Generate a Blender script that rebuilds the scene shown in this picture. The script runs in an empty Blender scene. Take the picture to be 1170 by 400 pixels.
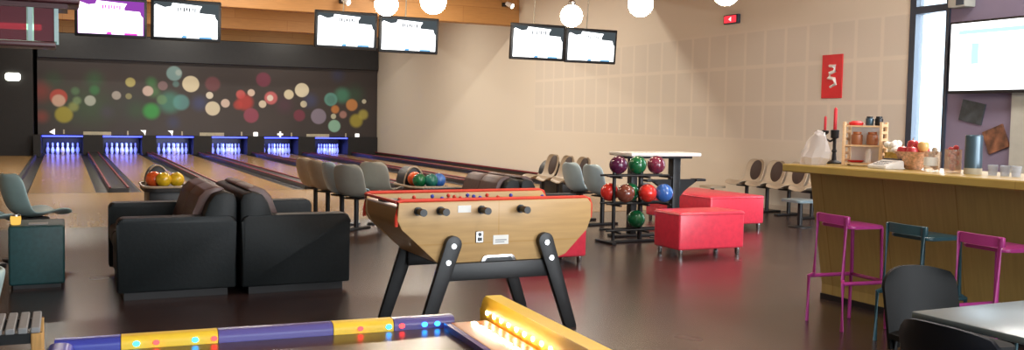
import bpy, bmesh, math, random
from mathutils import Vector, Matrix
random.seed(7)
PI = math.pi
R = math.radians
C = bpy.context.scene.collection
scn = bpy.context.scene

# ------------------------------------------------------------------ materials
def lin(c):
    return tuple(((v/255)/12.92 if v/255 <= .04045 else ((v/255+.055)/1.055)**2.4) for v in c) + (1,)

def mat(name, col, rough=.5, metal=0, var=.12, scale=8, spec=.5, emit=None, es=0, trans=0, alpha=1, stretch=(1,1,1), bump=0):
    m = bpy.data.materials.new(name); m.use_nodes = True
    nt = m.node_tree; N = nt.nodes; L = nt.links
    b = N['Principled BSDF']
    b.inputs['Roughness'].default_value = rough
    b.inputs['Metallic'].default_value = metal
    b.inputs['Specular IOR Level'].default_value = spec
    b.inputs['Transmission Weight'].default_value = trans
    b.inputs['Alpha'].default_value = alpha
    c = lin(col)
    tc = N.new('ShaderNodeTexCoord'); mp = N.new('ShaderNodeMapping'); mp.inputs['Scale'].default_value = stretch
    nz = N.new('ShaderNodeTexNoise'); nz.inputs['Scale'].default_value = scale; nz.inputs['Detail'].default_value = 4
    L.new(tc.outputs['Object'], mp.inputs[0]); L.new(mp.outputs[0], nz.inputs[0])
    rp = N.new('ShaderNodeValToRGB')
    rp.color_ramp.elements[0].position = .3; rp.color_ramp.elements[1].position = .7
    rp.color_ramp.elements[0].color = tuple(v*(1-var) for v in c[:3])+(1,)
    rp.color_ramp.elements[1].color = tuple(min(1, v*(1+var)) for v in c[:3])+(1,)
    L.new(nz.outputs[0], rp.inputs[0]); L.new(rp.outputs[0], b.inputs['Base Color'])
    if emit:
        b.inputs['Emission Color'].default_value = lin(emit); b.inputs['Emission Strength'].default_value = es
    if bump:
        bp = N.new('ShaderNodeBump'); bp.inputs['Strength'].default_value = bump; bp.inputs['Distance'].default_value = .01
        L.new(nz.outputs[0], bp.inputs['Height']); L.new(bp.outputs[0], b.inputs['Normal'])
    return m

def glass(name, col, mixv=.75, rough=.05):
    m = bpy.data.materials.new(name); m.use_nodes = True
    nt = m.node_tree; N = nt.nodes; L = nt.links
    N.clear()
    o = N.new('ShaderNodeOutputMaterial'); mx = N.new('ShaderNodeMixShader')
    t = N.new('ShaderNodeBsdfTransparent'); t.inputs[0].default_value = lin(col)
    p = N.new('ShaderNodeBsdfPrincipled'); p.inputs['Base Color'].default_value = lin(col); p.inputs['Roughness'].default_value = rough
    mx.inputs[0].default_value = 1-mixv
    L.new(t.outputs[0], mx.inputs[1]); L.new(p.outputs[0], mx.inputs[2]); L.new(mx.outputs[0], o.inputs[0])
    return m

def emitter(name, col, s):
    m = bpy.data.materials.new(name); m.use_nodes = True
    nt = m.node_tree; N = nt.nodes; L = nt.links
    N.clear()
    o = N.new('ShaderNodeOutputMaterial'); e = N.new('ShaderNodeEmission')
    e.inputs[0].default_value = lin(col); e.inputs[1].default_value = s
    L.new(e.outputs[0], o.inputs[0])
    return m

def planks(name, c1, c2, rough, px, py, seam=(40,25,15), axis='XY', spec=.5, mort=.006):
    """boards: brick texture in the object's own axes, stretched along the second axis"""
    m = bpy.data.materials.new(name); m.use_nodes = True
    nt = m.node_tree; N = nt.nodes; L = nt.links
    b = N['Principled BSDF']; b.inputs['Roughness'].default_value = rough; b.inputs['Specular IOR Level'].default_value = spec
    tc = N.new('ShaderNodeTexCoord'); sp = N.new('ShaderNodeSeparateXYZ'); cb = N.new('ShaderNodeCombineXYZ')
    L.new(tc.outputs['Object'], sp.inputs[0])
    ix = {'X':0,'Y':1,'Z':2}
    L.new(sp.outputs[ix[axis[1]]], cb.inputs[0]); L.new(sp.outputs[ix[axis[0]]], cb.inputs[1])
    br = N.new('ShaderNodeTexBrick'); br.inputs['Scale'].default_value = 1
    br.inputs['Brick Width'].default_value = py; br.inputs['Row Height'].default_value = px
    br.inputs['Mortar Size'].default_value = mort; br.inputs['Mortar Smooth'].default_value = .3
    br.inputs['Color1'].default_value = lin(c1); br.inputs['Color2'].default_value = lin(c2); br.inputs['Mortar'].default_value = lin(seam)
    L.new(cb.outputs[0], br.inputs[0])
    mp = N.new('ShaderNodeMapping'); mp.inputs['Scale'].default_value = (1.2, 14, 1)
    nz = N.new('ShaderNodeTexNoise'); nz.inputs['Scale'].default_value = 2.5; nz.inputs['Detail'].default_value = 6
    L.new(cb.outputs[0], mp.inputs[0]); L.new(mp.outputs[0], nz.inputs[0])
    rp = N.new('ShaderNodeValToRGB')
    rp.color_ramp.elements[0].color = (.72,.7,.68,1); rp.color_ramp.elements[1].color = (1.1,1.1,1.1,1)
    mx = N.new('ShaderNodeMix'); mx.data_type = 'RGBA'; mx.blend_type = 'MULTIPLY'; mx.inputs[0].default_value = 1
    L.new(nz.outputs[0], rp.inputs[0]); L.new(br.outputs[0], mx.inputs[6]); L.new(rp.outputs[0], mx.inputs[7])
    L.new(mx.outputs[2], b.inputs['Base Color'])
    return m

M = {}
M['black'] = mat('black metal', (20,20,22), .45)
M['dark'] = mat('masking black', (24,22,23), .6)
M['blackgloss'] = mat('black gloss panel', (34,33,33), .38)
M['leather'] = mat('black leather', (17,23,25), .5, var=.2, scale=40, bump=.08, spec=.35)
M['leather_sheen'] = mat('leather with brown sheen', (92,66,60), .42, var=.2, scale=14, bump=.1)  # reflections on black leather, put into the colour as brown
M['teal_vinyl'] = mat('dark teal vinyl', (32,68,70), .5, var=.15, scale=30)
M['red_vinyl'] = mat('red vinyl', (224,58,80), .32, var=.08, scale=20, spec=.6)
M['red_trim'] = mat('red trim', (205,62,42), .4)
M['chrome'] = mat('chrome', (215,215,215), .2, metal=1, var=.03)
M['steel'] = mat('brushed steel', (170,170,170), .35, metal=1, var=.05)
M['white'] = mat('white laminate', (228,226,222), .35, var=.03)
M['paper'] = mat('white paper', (225,225,220), .7, var=.04)
M['shell'] = mat('pale grey teal plastic', (158,182,182), .4, var=.05)
M['shell_b'] = mat('beige plastic', (176,160,138), .4, var=.05)
M['shell_g'] = mat('grey plastic', (150,148,138), .4, var=.05)
M['shell_blue'] = mat('pale blue plastic', (178,200,210), .4, var=.05)
M['pad'] = mat('dark brown pad', (62,44,38), .6)
M['foosball'] = planks('foosball beech', (196,160,108), (190,153,100), .42, .6, 3, (190,150,92), 'ZX')
M['fuchsia'] = mat('fuchsia lacquer', (176,60,136), .3, var=.05)
M['stool_teal'] = mat('petrol lacquer', (44,78,88), .35, var=.08)
M['navy_plastic'] = mat('dark navy plastic', (16,22,32), .6, var=.1, spec=.3)
M['black_plastic'] = mat('black plastic', (9,11,12), .65, var=.1, spec=.25)
M['grey_table'] = mat('blue grey table top', (112,130,138), .28, var=.06, scale=5)
M['bar_front'] = planks('bar front wood', (180,154,92), (176,150,88), .42, .62, 60, (158,128,70), 'YZ', mort=.006)
M['bar_end'] = mat('bar end wood', (170,96,48), .45, var=.15, scale=4)
M['bar_top'] = planks('bar worktop', (186,158,84), (178,150,76), .35, .3, 2.6, (160,132,66), 'XY', mort=.003)
M['yellow'] = mat('glossy yellow', (255,212,62), .42, var=.05)
M['orange'] = mat('orange ledge', (226,150,84), .35, var=.06)
M['blue'] = mat('glossy blue', (66,74,168), .25, var=.06)
M['violet'] = mat('glossy violet blue', (98,92,160), .25, var=.06)
M['playfield'] = mat('brown playfield', (70,52,46), .28, var=.1, scale=3)
M['oak'] = mat('light oak', (206,160,96), .5, var=.12, stretch=(12,12,1))
M['slats'] = mat('grey slat', (142,144,146), .5, var=.15, stretch=(1,20,1))
M['mahogany'] = mat('dark red wood', (66,20,24), .4, var=.15, stretch=(1,12,12))
M['red_sign'] = mat('red sign', (206,34,38), .5, var=.05)
M['purple_wall'] = mat('purple paint', (120,109,130), .8, var=.04, scale=2)
M['anthracite'] = mat('anthracite frame', (44,52,66), .5)
M['lane'] = planks('lane boards', (168,136,92), (156,122,78), .2, .04, 3, (120,88,52), 'XY', mort=.0015)
M['approach'] = planks('approach boards', (168,134,88), (156,122,78), .25, .05, 2.2, (125,92,58), 'XY', mort=.0015)
M['gutter'] = mat('gutter black', (28,26,28), .3)
M['cap_red'] = mat('red capping', (112,32,42), .4)
M['pin'] = mat('white pin', (236,234,228), .3, var=.02)
M['pin_red'] = mat('pin red band', (190,30,36), .3)
M['wood_ceiling'] = planks('ceiling boards', (190,138,78), (178,126,66), .55, .5, 3.2, (150,98,46), 'XY')
M['wood_beam'] = planks('beam boards', (190,138,78), (178,126,66), .55, .42, 3.0, (158,104,50), 'ZX')
M['candle'] = mat('red wax', (196,30,40), .45)
M['film'] = glass('clear film', (238,232,228), .55, .2)
M['jarglass'] = glass('jar glass', (240,228,216), .78, .05)
M['pane'] = glass('window pane', (245,250,255), .93, .02)
M['tumbler'] = glass('tumbler glass', (228,230,234), .75, .03)
M['brownjar'] = mat('brown preserve', (150,92,58), .35)
M['shelfwood'] = mat('pale pine', (222,184,140), .5, var=.1, stretch=(1,1,10))
M['apple'] = mat('red apple', (190,58,62), .35, var=.3, scale=18)
M['apple_y'] = mat('yellow apple', (226,180,110), .35, var=.2, scale=18)
M['wicker'] = mat('wicker', (218,172,140), .6, var=.35, scale=60)
M['flower'] = mat('white petals', (245,242,232), .7, var=.05)
M['basket_y'] = mat('straw', (200,172,96), .7, var=.25, scale=60)
M['canister'] = mat('blue grey tin', (72,92,104), .3, var=.12, metal=.3)
M['greywall'] = mat('pale grey column', (168,166,156), .7, var=.05)
M['poster_dark'] = mat('dark poster', (52,58,62), .6, var=.5, scale=9)
M['poster_brown'] = mat('brown poster', (112,72,50), .6, var=.7, scale=9)
M['globe'] = emitter('lamp globe', (255,234,202), 38)
M['screen_white'] = emitter('screen white', (250,252,255), 2.2)
M['screen_grey'] = emitter('screen grey', (84,92,96), .6)
M['screen_purple'] = emitter('screen purple', (128,58,152), 1)
M['screen_pinkwhite'] = emitter('screen pink white', (255,236,255), 2)
M['screen_cyan'] = emitter('screen cyan', (170,236,246), 1.2)
M['screen_blue'] = emitter('screen blue', (110,170,220), 1)
M['screen_pink'] = emitter('screen pink', (226,70,190), 1)
M['led_blue'] = emitter('led blue', (40,150,255), 7)
M['led_red'] = emitter('led red', (255,50,50), 5)
M['led_white'] = emitter('led white', (255,234,212), 26)
M['pin_tube'] = emitter('blue tube', (60,70,255), 5)
M['small_lamp'] = emitter('small lamp', (255,255,235), 4)
M['amber'] = emitter('amber glow', (240,190,90), .8)
M['mark'] = mat('white mark', (240,240,240), .5, emit=(255,255,255), es=.5)
M['plate'] = mat('cream plate', (186,178,156), .5)
M['rod'] = M['chrome']

# cream wall with its acoustic panels
def wall_mat():
    m = bpy.data.materials.new('cream wall with perforated panels'); m.use_nodes = True
    nt = m.node_tree; N = nt.nodes; L = nt.links
    b = N['Principled BSDF']; b.inputs['Roughness'].default_value = .75
    tc = N.new('ShaderNodeTexCoord'); sp = N.new('ShaderNodeSeparateXYZ'); cb = N.new('ShaderNodeCombineXYZ')
    L.new(tc.outputs['Object'], sp.inputs[0]); L.new(sp.outputs[1], cb.inputs[0])
    ad = N.new('ShaderNodeMath'); ad.operation = 'ADD'; ad.inputs[1].default_value = -1.12
    L.new(sp.outputs[2], ad.inputs[0]); L.new(ad.outputs[0], cb.inputs[1])
    br = N.new('ShaderNodeTexBrick'); br.offset = 0; br.inputs['Scale'].default_value = 1
    br.inputs['Brick Width'].default_value = .5; br.inputs['Row Height'].default_value = .62
    br.inputs['Mortar Size'].default_value = .045; br.inputs['Mortar Smooth'].default_value = .6
    br.inputs['Color1'].default_value = lin((201,192,180)); br.inputs['Color2'].default_value = lin((203,194,181)); br.inputs['Mortar'].default_value = lin((211,201,187))
    L.new(cb.outputs[0], br.inputs[0])
    base = lin((208,198,183))
    def rng(src, lo, hi, soft):
        a = N.new('ShaderNodeMapRange'); a.inputs[1].default_value = lo-soft; a.inputs[2].default_value = lo+soft
        c = N.new('ShaderNodeMapRange'); c.inputs[1].default_value = hi-soft; c.inputs[2].default_value = hi+soft; c.inputs[3].default_value = 1; c.inputs[4].default_value = 0
        L.new(src, a.inputs[0]); L.new(src, c.inputs[0])
        mu = N.new('ShaderNodeMath'); mu.operation = 'MULTIPLY'; L.new(a.outputs[0], mu.inputs[0]); L.new(c.outputs[0], mu.inputs[1])
        return mu.outputs[0]
    f1 = rng(sp.outputs[1], 9.5, 21, .02); f2 = rng(sp.outputs[2], 1.12, 2.98, .02)
    mu = N.new('ShaderNodeMath'); mu.operation = 'MULTIPLY'; L.new(f1, mu.inputs[0]); L.new(f2, mu.inputs[1])
    mx = N.new('ShaderNodeMix'); mx.data_type = 'RGBA'; mx.inputs[6].default_value = base
    L.new(mu.outputs[0], mx.inputs[0]); L.new(br.outputs[0], mx.inputs[7]); L.new(mx.outputs[2], b.inputs['Base Color'])
    return m
M['wall'] = wall_mat()
M['plain_wall'] = mat('plain cream wall', (200,186,168), .8, var=.03, scale=1)

def floor_mat():
    m = bpy.data.materials.new('polished dark concrete'); m.use_nodes = True
    nt = m.node_tree; N = nt.nodes; L = nt.links
    b = N['Principled BSDF']; b.inputs['Specular IOR Level'].default_value = .7
    tc = N.new('ShaderNodeTexCoord')
    nz = N.new('ShaderNodeTexNoise'); nz.inputs['Scale'].default_value = .9; nz.inputs['Detail'].default_value = 3
    L.new(tc.outputs['Object'], nz.inputs[0])
    rp = N.new('ShaderNodeValToRGB'); rp.color_ramp.elements[0].position = .35; rp.color_ramp.elements[1].position = .68
    rp.color_ramp.elements[0].color = lin((47,33,32)); rp.color_ramp.elements[1].color = lin((64,47,43))
    L.new(nz.outputs[0], rp.inputs[0]); L.new(rp.outputs[0], b.inputs['Base Color'])
    r2 = N.new('ShaderNodeMapRange'); r2.inputs[3].default_value = .26; r2.inputs[4].default_value = .28
    L.new(nz.outputs[0], r2.inputs[0]); L.new(r2.outputs[0], b.inputs['Roughness'])
    return m
M['floor'] = floor_mat()

# mural: blurred lights printed on dark panels.  x, z, radius, colour, strength, softness
BOKEH = []
def mural_mat():
    m = bpy.data.materials.new('printed bokeh mural'); m.use_nodes = True
    nt = m.node_tree; N = nt.nodes; L = nt.links
    b = N['Principled BSDF']; b.inputs['Roughness'].default_value = .45
    tc = N.new('ShaderNodeTexCoord'); mp = N.new('ShaderNodeMapping'); mp.inputs['Scale'].default_value = (1,0,1)
    L.new(tc.outputs['Object'], mp.inputs[0])
    nz = N.new('ShaderNodeTexNoise'); nz.inputs['Scale'].default_value = .5
    L.new(mp.outputs[0], nz.inputs[0])
    rp = N.new('ShaderNodeValToRGB'); rp.color_ramp.elements[0].color = lin((44,36,34)); rp.color_ramp.elements[1].color = lin((66,56,52))
    L.new(nz.outputs[0], rp.inputs[0])
    cur = rp.outputs[0]
    for (x, z, r, col, a, soft) in BOKEH:
        d = N.new('ShaderNodeVectorMath'); d.operation = 'DISTANCE'; d.inputs[1].default_value = (x, 0, z)
        L.new(mp.outputs[0], d.inputs[0])
        mr = N.new('ShaderNodeMapRange'); mr.interpolation_type = 'SMOOTHSTEP'
        mr.inputs[1].default_value = r*(1-soft); mr.inputs[2].default_value = r*(1+soft*.3); mr.inputs[3].default_value = a; mr.inputs[4].default_value = 0
        L.new(d.outputs['Value'], mr.inputs[0])
        mx = N.new('ShaderNodeMix'); mx.data_type = 'RGBA'; mx.inputs[7].default_value = lin(col)
        L.new(mr.outputs[0], mx.inputs[0]); L.new(cur, mx.inputs[6]); cur = mx.outputs[2]
    L.new(cur, b.inputs['Base Color'])
    return m

# ------------------------------------------------------------------ mesh helpers
def new(): return bmesh.new()
def box(bm, x0, x1, y0, y1, z0, z1, bev=0, seg=2):
    r = bmesh.ops.create_cube(bm, size=1)
    vs = r['verts']
    bmesh.ops.scale(bm, vec=(abs(x1-x0), abs(y1-y0), abs(z1-z0)), verts=vs)
    bmesh.ops.translate(bm, vec=((x0+x1)/2, (y0+y1)/2, (z0+z1)/2), verts=vs)
    if bev:
        es = list({e for v in vs for e in v.link_edges})
        bmesh.ops.bevel(bm, geom=es, offset=bev, segments=seg, profile=.5, affect='EDGES')
    return bm
def tube(bm, pts, rad, seg=10, caps=True):
    """round bar along a polyline; rad a number or one per point"""
    pts = [Vector(p) for p in pts]; n = len(pts); rings = []
    up = Vector((0,0,1))
    for i, p in enumerate(pts):
        if i == 0: t = pts[1]-pts[0]
        elif i == n-1: t = pts[-1]-pts[-2]
        else: t = (pts[i+1]-pts[i]).normalized()+(pts[i]-pts[i-1]).normalized()
        t.normalize()
        ref = up if abs(t.z) < .9 else Vector((1,0,0))
        a = t.cross(ref).normalized(); b = t.cross(a).normalized()
        r = rad[i] if isinstance(rad, (list, tuple)) else rad
        rings.append([bm.verts.new(p+a*r*math.cos(2*PI*k/seg)+b*r*math.sin(2*PI*k/seg)) for k in range(seg)])
    for i in range(n-1):
        for k in range(seg):
            bm.faces.new((rings[i][k], rings[i][(k+1)%seg], rings[i+1][(k+1)%seg], rings[i+1][k]))
    if caps:
        bm.faces.new(rings[0][::-1]); bm.faces.new(rings[-1])
    return bm
def lathe(bm, prof, cx=0, cy=0, z=0, seg=20, capb=True, capt=True):
    rings = []
    for (r, h) in prof:
        rings.append([bm.verts.new((cx+r*math.cos(2*PI*k/seg), cy+r*math.sin(2*PI*k/seg), z+h)) for k in range(seg)])
    for i in range(len(rings)-1):
        for k in range(seg):
            bm.faces.new((rings[i][k], rings[i][(k+1)%seg], rings[i+1][(k+1)%seg], rings[i+1][k]))
    if capb: bm.faces.new(rings[0][::-1])
    if capt: bm.faces.new(rings[-1])
    return bm
def ball(bm, c, r, seg=20, sq=(1,1,1)):
    v = bmesh.ops.create_uvsphere(bm, u_segments=seg, v_segments=seg//2+2, radius=r)['verts']
    bmesh.ops.scale(bm, vec=sq, verts=v); bmesh.ops.translate(bm, vec=c, verts=v)
    return bm
def prism(bm, poly, axis, a, b, bev=0):
    """polygon in the two other axes, extruded along axis from a to b"""
    def P(u, v, w):
        return {'X':(w,u,v), 'Y':(u,w,v), 'Z':(u,v,w)}[axis]
    A = [bm.verts.new(P(u,v,a)) for u,v in poly]; B = [bm.verts.new(P(u,v,b)) for u,v in poly]
    fs = [bm.faces.new(A[::-1]), bm.faces.new(B)]
    n = len(poly)
    for i in range(n): fs.append(bm.faces.new((A[i], A[(i+1)%n], B[(i+1)%n], B[i])))
    if bev:
        es = list({e for f in fs for e in f.edges})
        bmesh.ops.bevel(bm, geom=es, offset=bev, segments=2, profile=.5, affect='EDGES')
    return bm
def rrect(x0, x1, y0, y1, r, n=6, corners=(1,1,1,1)):
    out = []
    for q, (cx, cy, a0) in enumerate(((x1-r,y1-r,0),(x0+r,y1-r,90),(x0+r,y0+r,180),(x1-r,y0+r,270))):
        if corners[q]:
            out += [(cx+r*math.cos(R(a0+90*k/n)), cy+r*math.sin(R(a0+90*k/n))) for k in range(n+1)]
        else:
            out.append(((x1 if q in (0,3) else x0), (y1 if q in (0,1) else y0)))
    return out

def obj(name, bm, m, parent=None, label=None, smooth=35, loc=None):
    bmesh.ops.recalc_face_normals(bm, faces=bm.faces[:])
    me = bpy.data.meshes.new(name); bm.to_mesh(me); bm.free()
    me.materials.append(M[m] if isinstance(m, str) else m)
    if smooth:
        for p in me.polygons: p.use_smooth = True
        try: me.set_sharp_from_angle(angle=R(smooth))
        except Exception: pass
    o = bpy.data.objects.new(name, me); C.objects.link(o)
    if parent: o.parent = parent
    if loc: o.location = loc
    if label: o['label'] = label
    return o
def thing(name, label, cat, loc=(0,0,0), rz=0, group=None):
    o = bpy.data.objects.new(name, None); C.objects.link(o); o.empty_display_size = .1
    o.location = loc; o.rotation_euler = (0,0,rz); o['label'] = label; o['category'] = cat
    if group: o['group'] = group
    return o
def tag(o, label, cat, group=None):
    o['label'] = label; o['category'] = cat
    if group: o['group'] = group
    return o
def struct(name, bm, m, parent=None, smooth=0):
    o = obj(name, bm, m, parent, smooth=smooth)
    if not parent: o['kind'] = 'structure'
    return o
def dup(root, loc, rz=0, label=None, group=None, swap=None):
    def cp(o, parent):
        c = o.copy(); C.objects.link(c)
        if parent is not None: c.parent = parent
        if swap and o.type == 'MESH' and o.active_material and o.active_material.name in swap:
            c.data = o.data.copy(); c.data.materials[0] = swap[o.active_material.name]
        for ch in o.children: cp(ch, c)
        return c
    r = cp(root, None); r.location = loc; r.rotation_euler = (0,0,rz)
    if label: r['label'] = label
    if group: r['group'] = group
    return r

# ------------------------------------------------------------------ camera
cam = bpy.data.cameras.new('camera'); co = bpy.data.objects.new('camera', cam); C.objects.link(co)
YAW, PITCH, ROLL = R(25.4), R(-3.35), R(1.0)
fw = Vector((math.sin(YAW)*math.cos(PITCH), math.cos(YAW)*math.cos(PITCH), math.sin(PITCH)))
r0 = Vector((math.cos(YAW), -math.sin(YAW), 0)); u0 = r0.cross(fw)
rt = r0*math.cos(ROLL)+u0*math.sin(ROLL); upv = u0*math.cos(ROLL)-r0*math.sin(ROLL)
mw = Matrix((rt, upv, -fw)).transposed().to_4x4(); mw.translation = (0,0,1.4)
co.matrix_world = mw
cam.sensor_width = 36; cam.lens = 36*1080/1170; cam.clip_start = .05; cam.clip_end = 200
scn.camera = co

# ------------------------------------------------------------------ the room
WX, FY, CZ = 10.55, 36.2, 4.75        # right wall, far wall, ceiling
LX, BY, AY = -7.0, -4.0, 12.6         # left wall, back wall, start of the boards
bm = new(); box(bm, LX-.2, WX+.2, BY-.2, AY, -.15, 0); struct('floor', bm, 'floor')
bm = new(); box(bm, LX-.2, WX+.2, AY, FY, -.15, -.02)
o = struct('floor.001', bm, 'gutter')
bm = new(); box(bm, LX, WX, AY, 17.9, -.02, .004); struct('floor.002', bm, 'approach')
bm = new(); box(bm, LX, -.85, 17.9, 33.4, -.02, .003); box(bm, 9.62, WX, 17.9, 34.0, -.02, .003); struct('floor.003', bm, 'approach')
bm = new(); box(bm, LX-.2, WX+.2, BY-.2, FY+.2, CZ, CZ+.2); struct('ceiling', bm, 'wood_ceiling')
# right wall with its tall window opening
W0, W1, WB, WT = 8.86, 9.5, .25, 3.7
bm = new(); box(bm, WX, WX+.25, W1, FY+.2, 0, CZ); box(bm, WX, WX+.25, W0, W1, 0, WB); box(bm, WX, WX+.25, W0, W1, WT, CZ)
struct('wall_right', bm, 'wall')
bm = new(); box(bm, WX, WX+.25, BY-.2, W0, 0, CZ); struct('wall_right.001', bm, 'purple_wall')
bm = new(); box(bm, WX-.05, WX, 6.4, 7.88, 0, 1.84); struct('trim_1', bm, 'greywall')
bm = new(); box(bm, LX-.25, LX, BY-.2, FY+.2, 0, CZ); struct('wall_left', bm, 'plain_wall')
bm = new(); box(bm, LX, WX, FY, FY+.2, 0, CZ); struct('wall_far', bm, 'dark')
# back wall behind the camera: glazed front with daylight
GB = [(-1.5, 2.0), (2.6, 6.1), (6.7, 10.2)]
bm = new()
xs = [LX] + [v for g in GB for v in g] + [WX]
for i in range(0, len(xs), 2): box(bm, xs[i], xs[i+1], BY-.2, BY, 0, CZ)
for a, b in GB: box(bm, a, b, BY-.2, BY, 0, .3); box(bm, a, b, BY-.2, BY, 3.6, CZ)
struct('wall_back', bm, 'plain_wall')
for i, (a, b) in enumerate(GB):
    bm = new()
    box(bm, a, a+.07, BY-.15, BY-.05, .3, 3.6); box(bm, b-.07, b, BY-.15, BY-.05, .3, 3.6)
    box(bm, a+.07, b-.07, BY-.15, BY-.05, .3, .37); box(bm, a+.07, b-.07, BY-.15, BY-.05, 3.53, 3.6)
    box(bm, (a+b)/2-.03, (a+b)/2+.03, BY-.15, BY-.05, .37, 3.53)
    w = struct('window_%d' % (i+2), bm, 'anthracite')
# side window seen in the photograph
bm = new()
for (y0, y1, z0, z1) in ((W1-.1, W1, WB, WT), (W0, W0+.05, WB, WT), (W0+.05, W1-.1, WB, WB+.06), (W0+.05, W1-.1, WT-.06, WT), (W0+.05, W1-.1, 2.93, 3.03)):
    box(bm, WX-.03, WX+.12, y0, y1, z0, z1)
win = struct('window_1', bm, 'anthracite')
bm = new(); box(bm, WX+.04, WX+.055, W0+.05, W1-.1, WB+.06, 2.93); box(bm, WX+.04, WX+.055, W0+.05, W1-.1, 3.03, WT-.06); obj('pane', bm, 'pane', win, smooth=0)
# deep timber beams across the hall, and the boarded front above the lanes
for i, (y, z) in enumerate(((9.2,3.9), (15.7,3.86), (21.95,3.8), (28.3,3.88))):
    bm = new(); box(bm, LX, WX, y, y+.35, z, CZ, .01, 1); struct('trim_%d' % (i+2), bm, 'wood_beam')
bm = new(); box(bm, LX, WX, 34.45, 34.6, 3.9, CZ); struct('trim_6', bm, 'wood_beam')
# dark red and black capping along the foot of the lane wall
bm = new(); box(bm, WX-.09, WX, 17.9, 33.9, .003, .09, .01, 1)
bl = struct('baseboard_right', bm, 'gutter')
bm = new(); box(bm, WX-.1, WX-.05, 17.9, 33.9, .09, .12); obj('capping', bm, 'cap_red', bl, smooth=0)
bm = new(); box(bm, WX-.02, WX, 9.5, 17.9, .004, .08); struct('baseboard_right.001', bm, 'plain_wall')

# ------------------------------------------------------------------ lanes
LC = [-.03, 1.77, 3.42, 5.22, 7.0, 8.81]
POS = ['leftmost', 'second', 'third', 'fourth', 'fifth', 'rightmost']
POSL = ['the leftmost lane', 'the second lane from the left', 'the third lane from the left', 'the fourth lane from the left', 'the fifth lane from the left', 'the rightmost lane']
hw, gw = .53, .2
for i, c in enumerate(LC):
    t = thing('bowling_lane', ['leftmost bowling lane, glossy tan boards with black gutters', 'second bowling lane from the left, glossy boards right of the yellow balls', 'third bowling lane from the left, glossy tan boards', 'fourth bowling lane from the left, glossy boards beside the green and blue balls', 'fifth bowling lane from the left, glossy tan boards', 'rightmost bowling lane, glossy boards nearest the cream wall'][i], 'bowling lane', (c, 17.9, -.02))
    bm = new(); box(bm, -hw, hw, 0, 17.1, 0, .024); obj('lane_surface', bm, 'lane', t, smooth=0)
    for s in (-1, 1):
        bm = new()
        prof = [(s*(hw+gw/2-(gw/2)*math.cos(PI*k/8)), .02-.014*math.sin(PI*k/8)) for k in range(9)]
        prism(bm, prof + [(s*(hw+gw), 0), (s*hw, 0)], 'Y', 0, 17.1); obj('gutter', bm, 'gutter', t)
    bm = new(); box(bm, -hw, hw, .0, .03, .024, .0255); obj('foul_line', bm, 'black', t, smooth=0)
    bm = new()
    for k in range(7):
        x = -.36+.12*k; y = 4.5-abs(k-3)*.35
        prism(bm, [(x-.025,y),(x+.025,y),(x,y+.16)], 'Z', .024, .0255)
    obj('aiming_arrows', bm, 'cap_red', t, smooth=0)
# dividers between the lanes
edges = [(-.85, -.76)] + [(LC[i]+hw+gw, LC[i+1]-hw-gw) for i in range(5)] + [(9.54, 9.62)]
for i, (a, b) in enumerate(edges):
    lab = 'black lane divider with red edges, ' + ['left of the leftmost lane', 'between the leftmost and second lanes', 'between the second and third lanes', 'between the third and fourth lanes', 'between the fourth and fifth lanes', 'between the fifth and rightmost lanes', 'right of the rightmost lane'][i]
    t = thing('lane_divider', lab, 'lane divider', ((a+b)/2, 17.9, -.02)); h = (b-a)/2-.003
    bm = new(); box(bm, -h, h, 0, 17.1, 0, .1, .01, 1); obj('capping', bm, 'gutter', t)
    if i:
        for s in (-1, 1):
            bm = new(); box(bm, s*(h-.02)-.02, s*(h-.02)+.02, 0, 17.1, .1, .125, .006, 1); obj('red_edge', bm, 'cap_red', t)

# pins
PY = 34.16
def pin_prof(): return [(.026,0),(.03,.01),(.045,.06),(.06,.115),(.058,.15),(.04,.2),(.026,.25),(.0235,.27),(.028,.3),(.032,.335),(.026,.365),(.012,.378)]
p0 = thing('bowling_pin', '', 'bowling pin')
bm = new(); lathe(bm, pin_prof(), seg=14); obj('body', bm, 'pin', p0)
bm = new(); lathe(bm, [(.0272,.245),(.0252,.26)], seg=14, capb=False, capt=False); obj('red_band', bm, 'pin_red', p0)
first = True
for i, c in enumerate(LC):
    lab = 'white bowling pin at the end of ' + POSL[i]; g = 'pins at the end of ' + POSL[i]
    for r in range(4):
        for k in range(r+1):
            p = (c+(k-r/2)*.3, PY+r*.22, .004)
            if first: p0.location = p; p0['label'] = lab; p0['group'] = g; first = False
            else: dup(p0, p, 0, lab, g)

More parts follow.
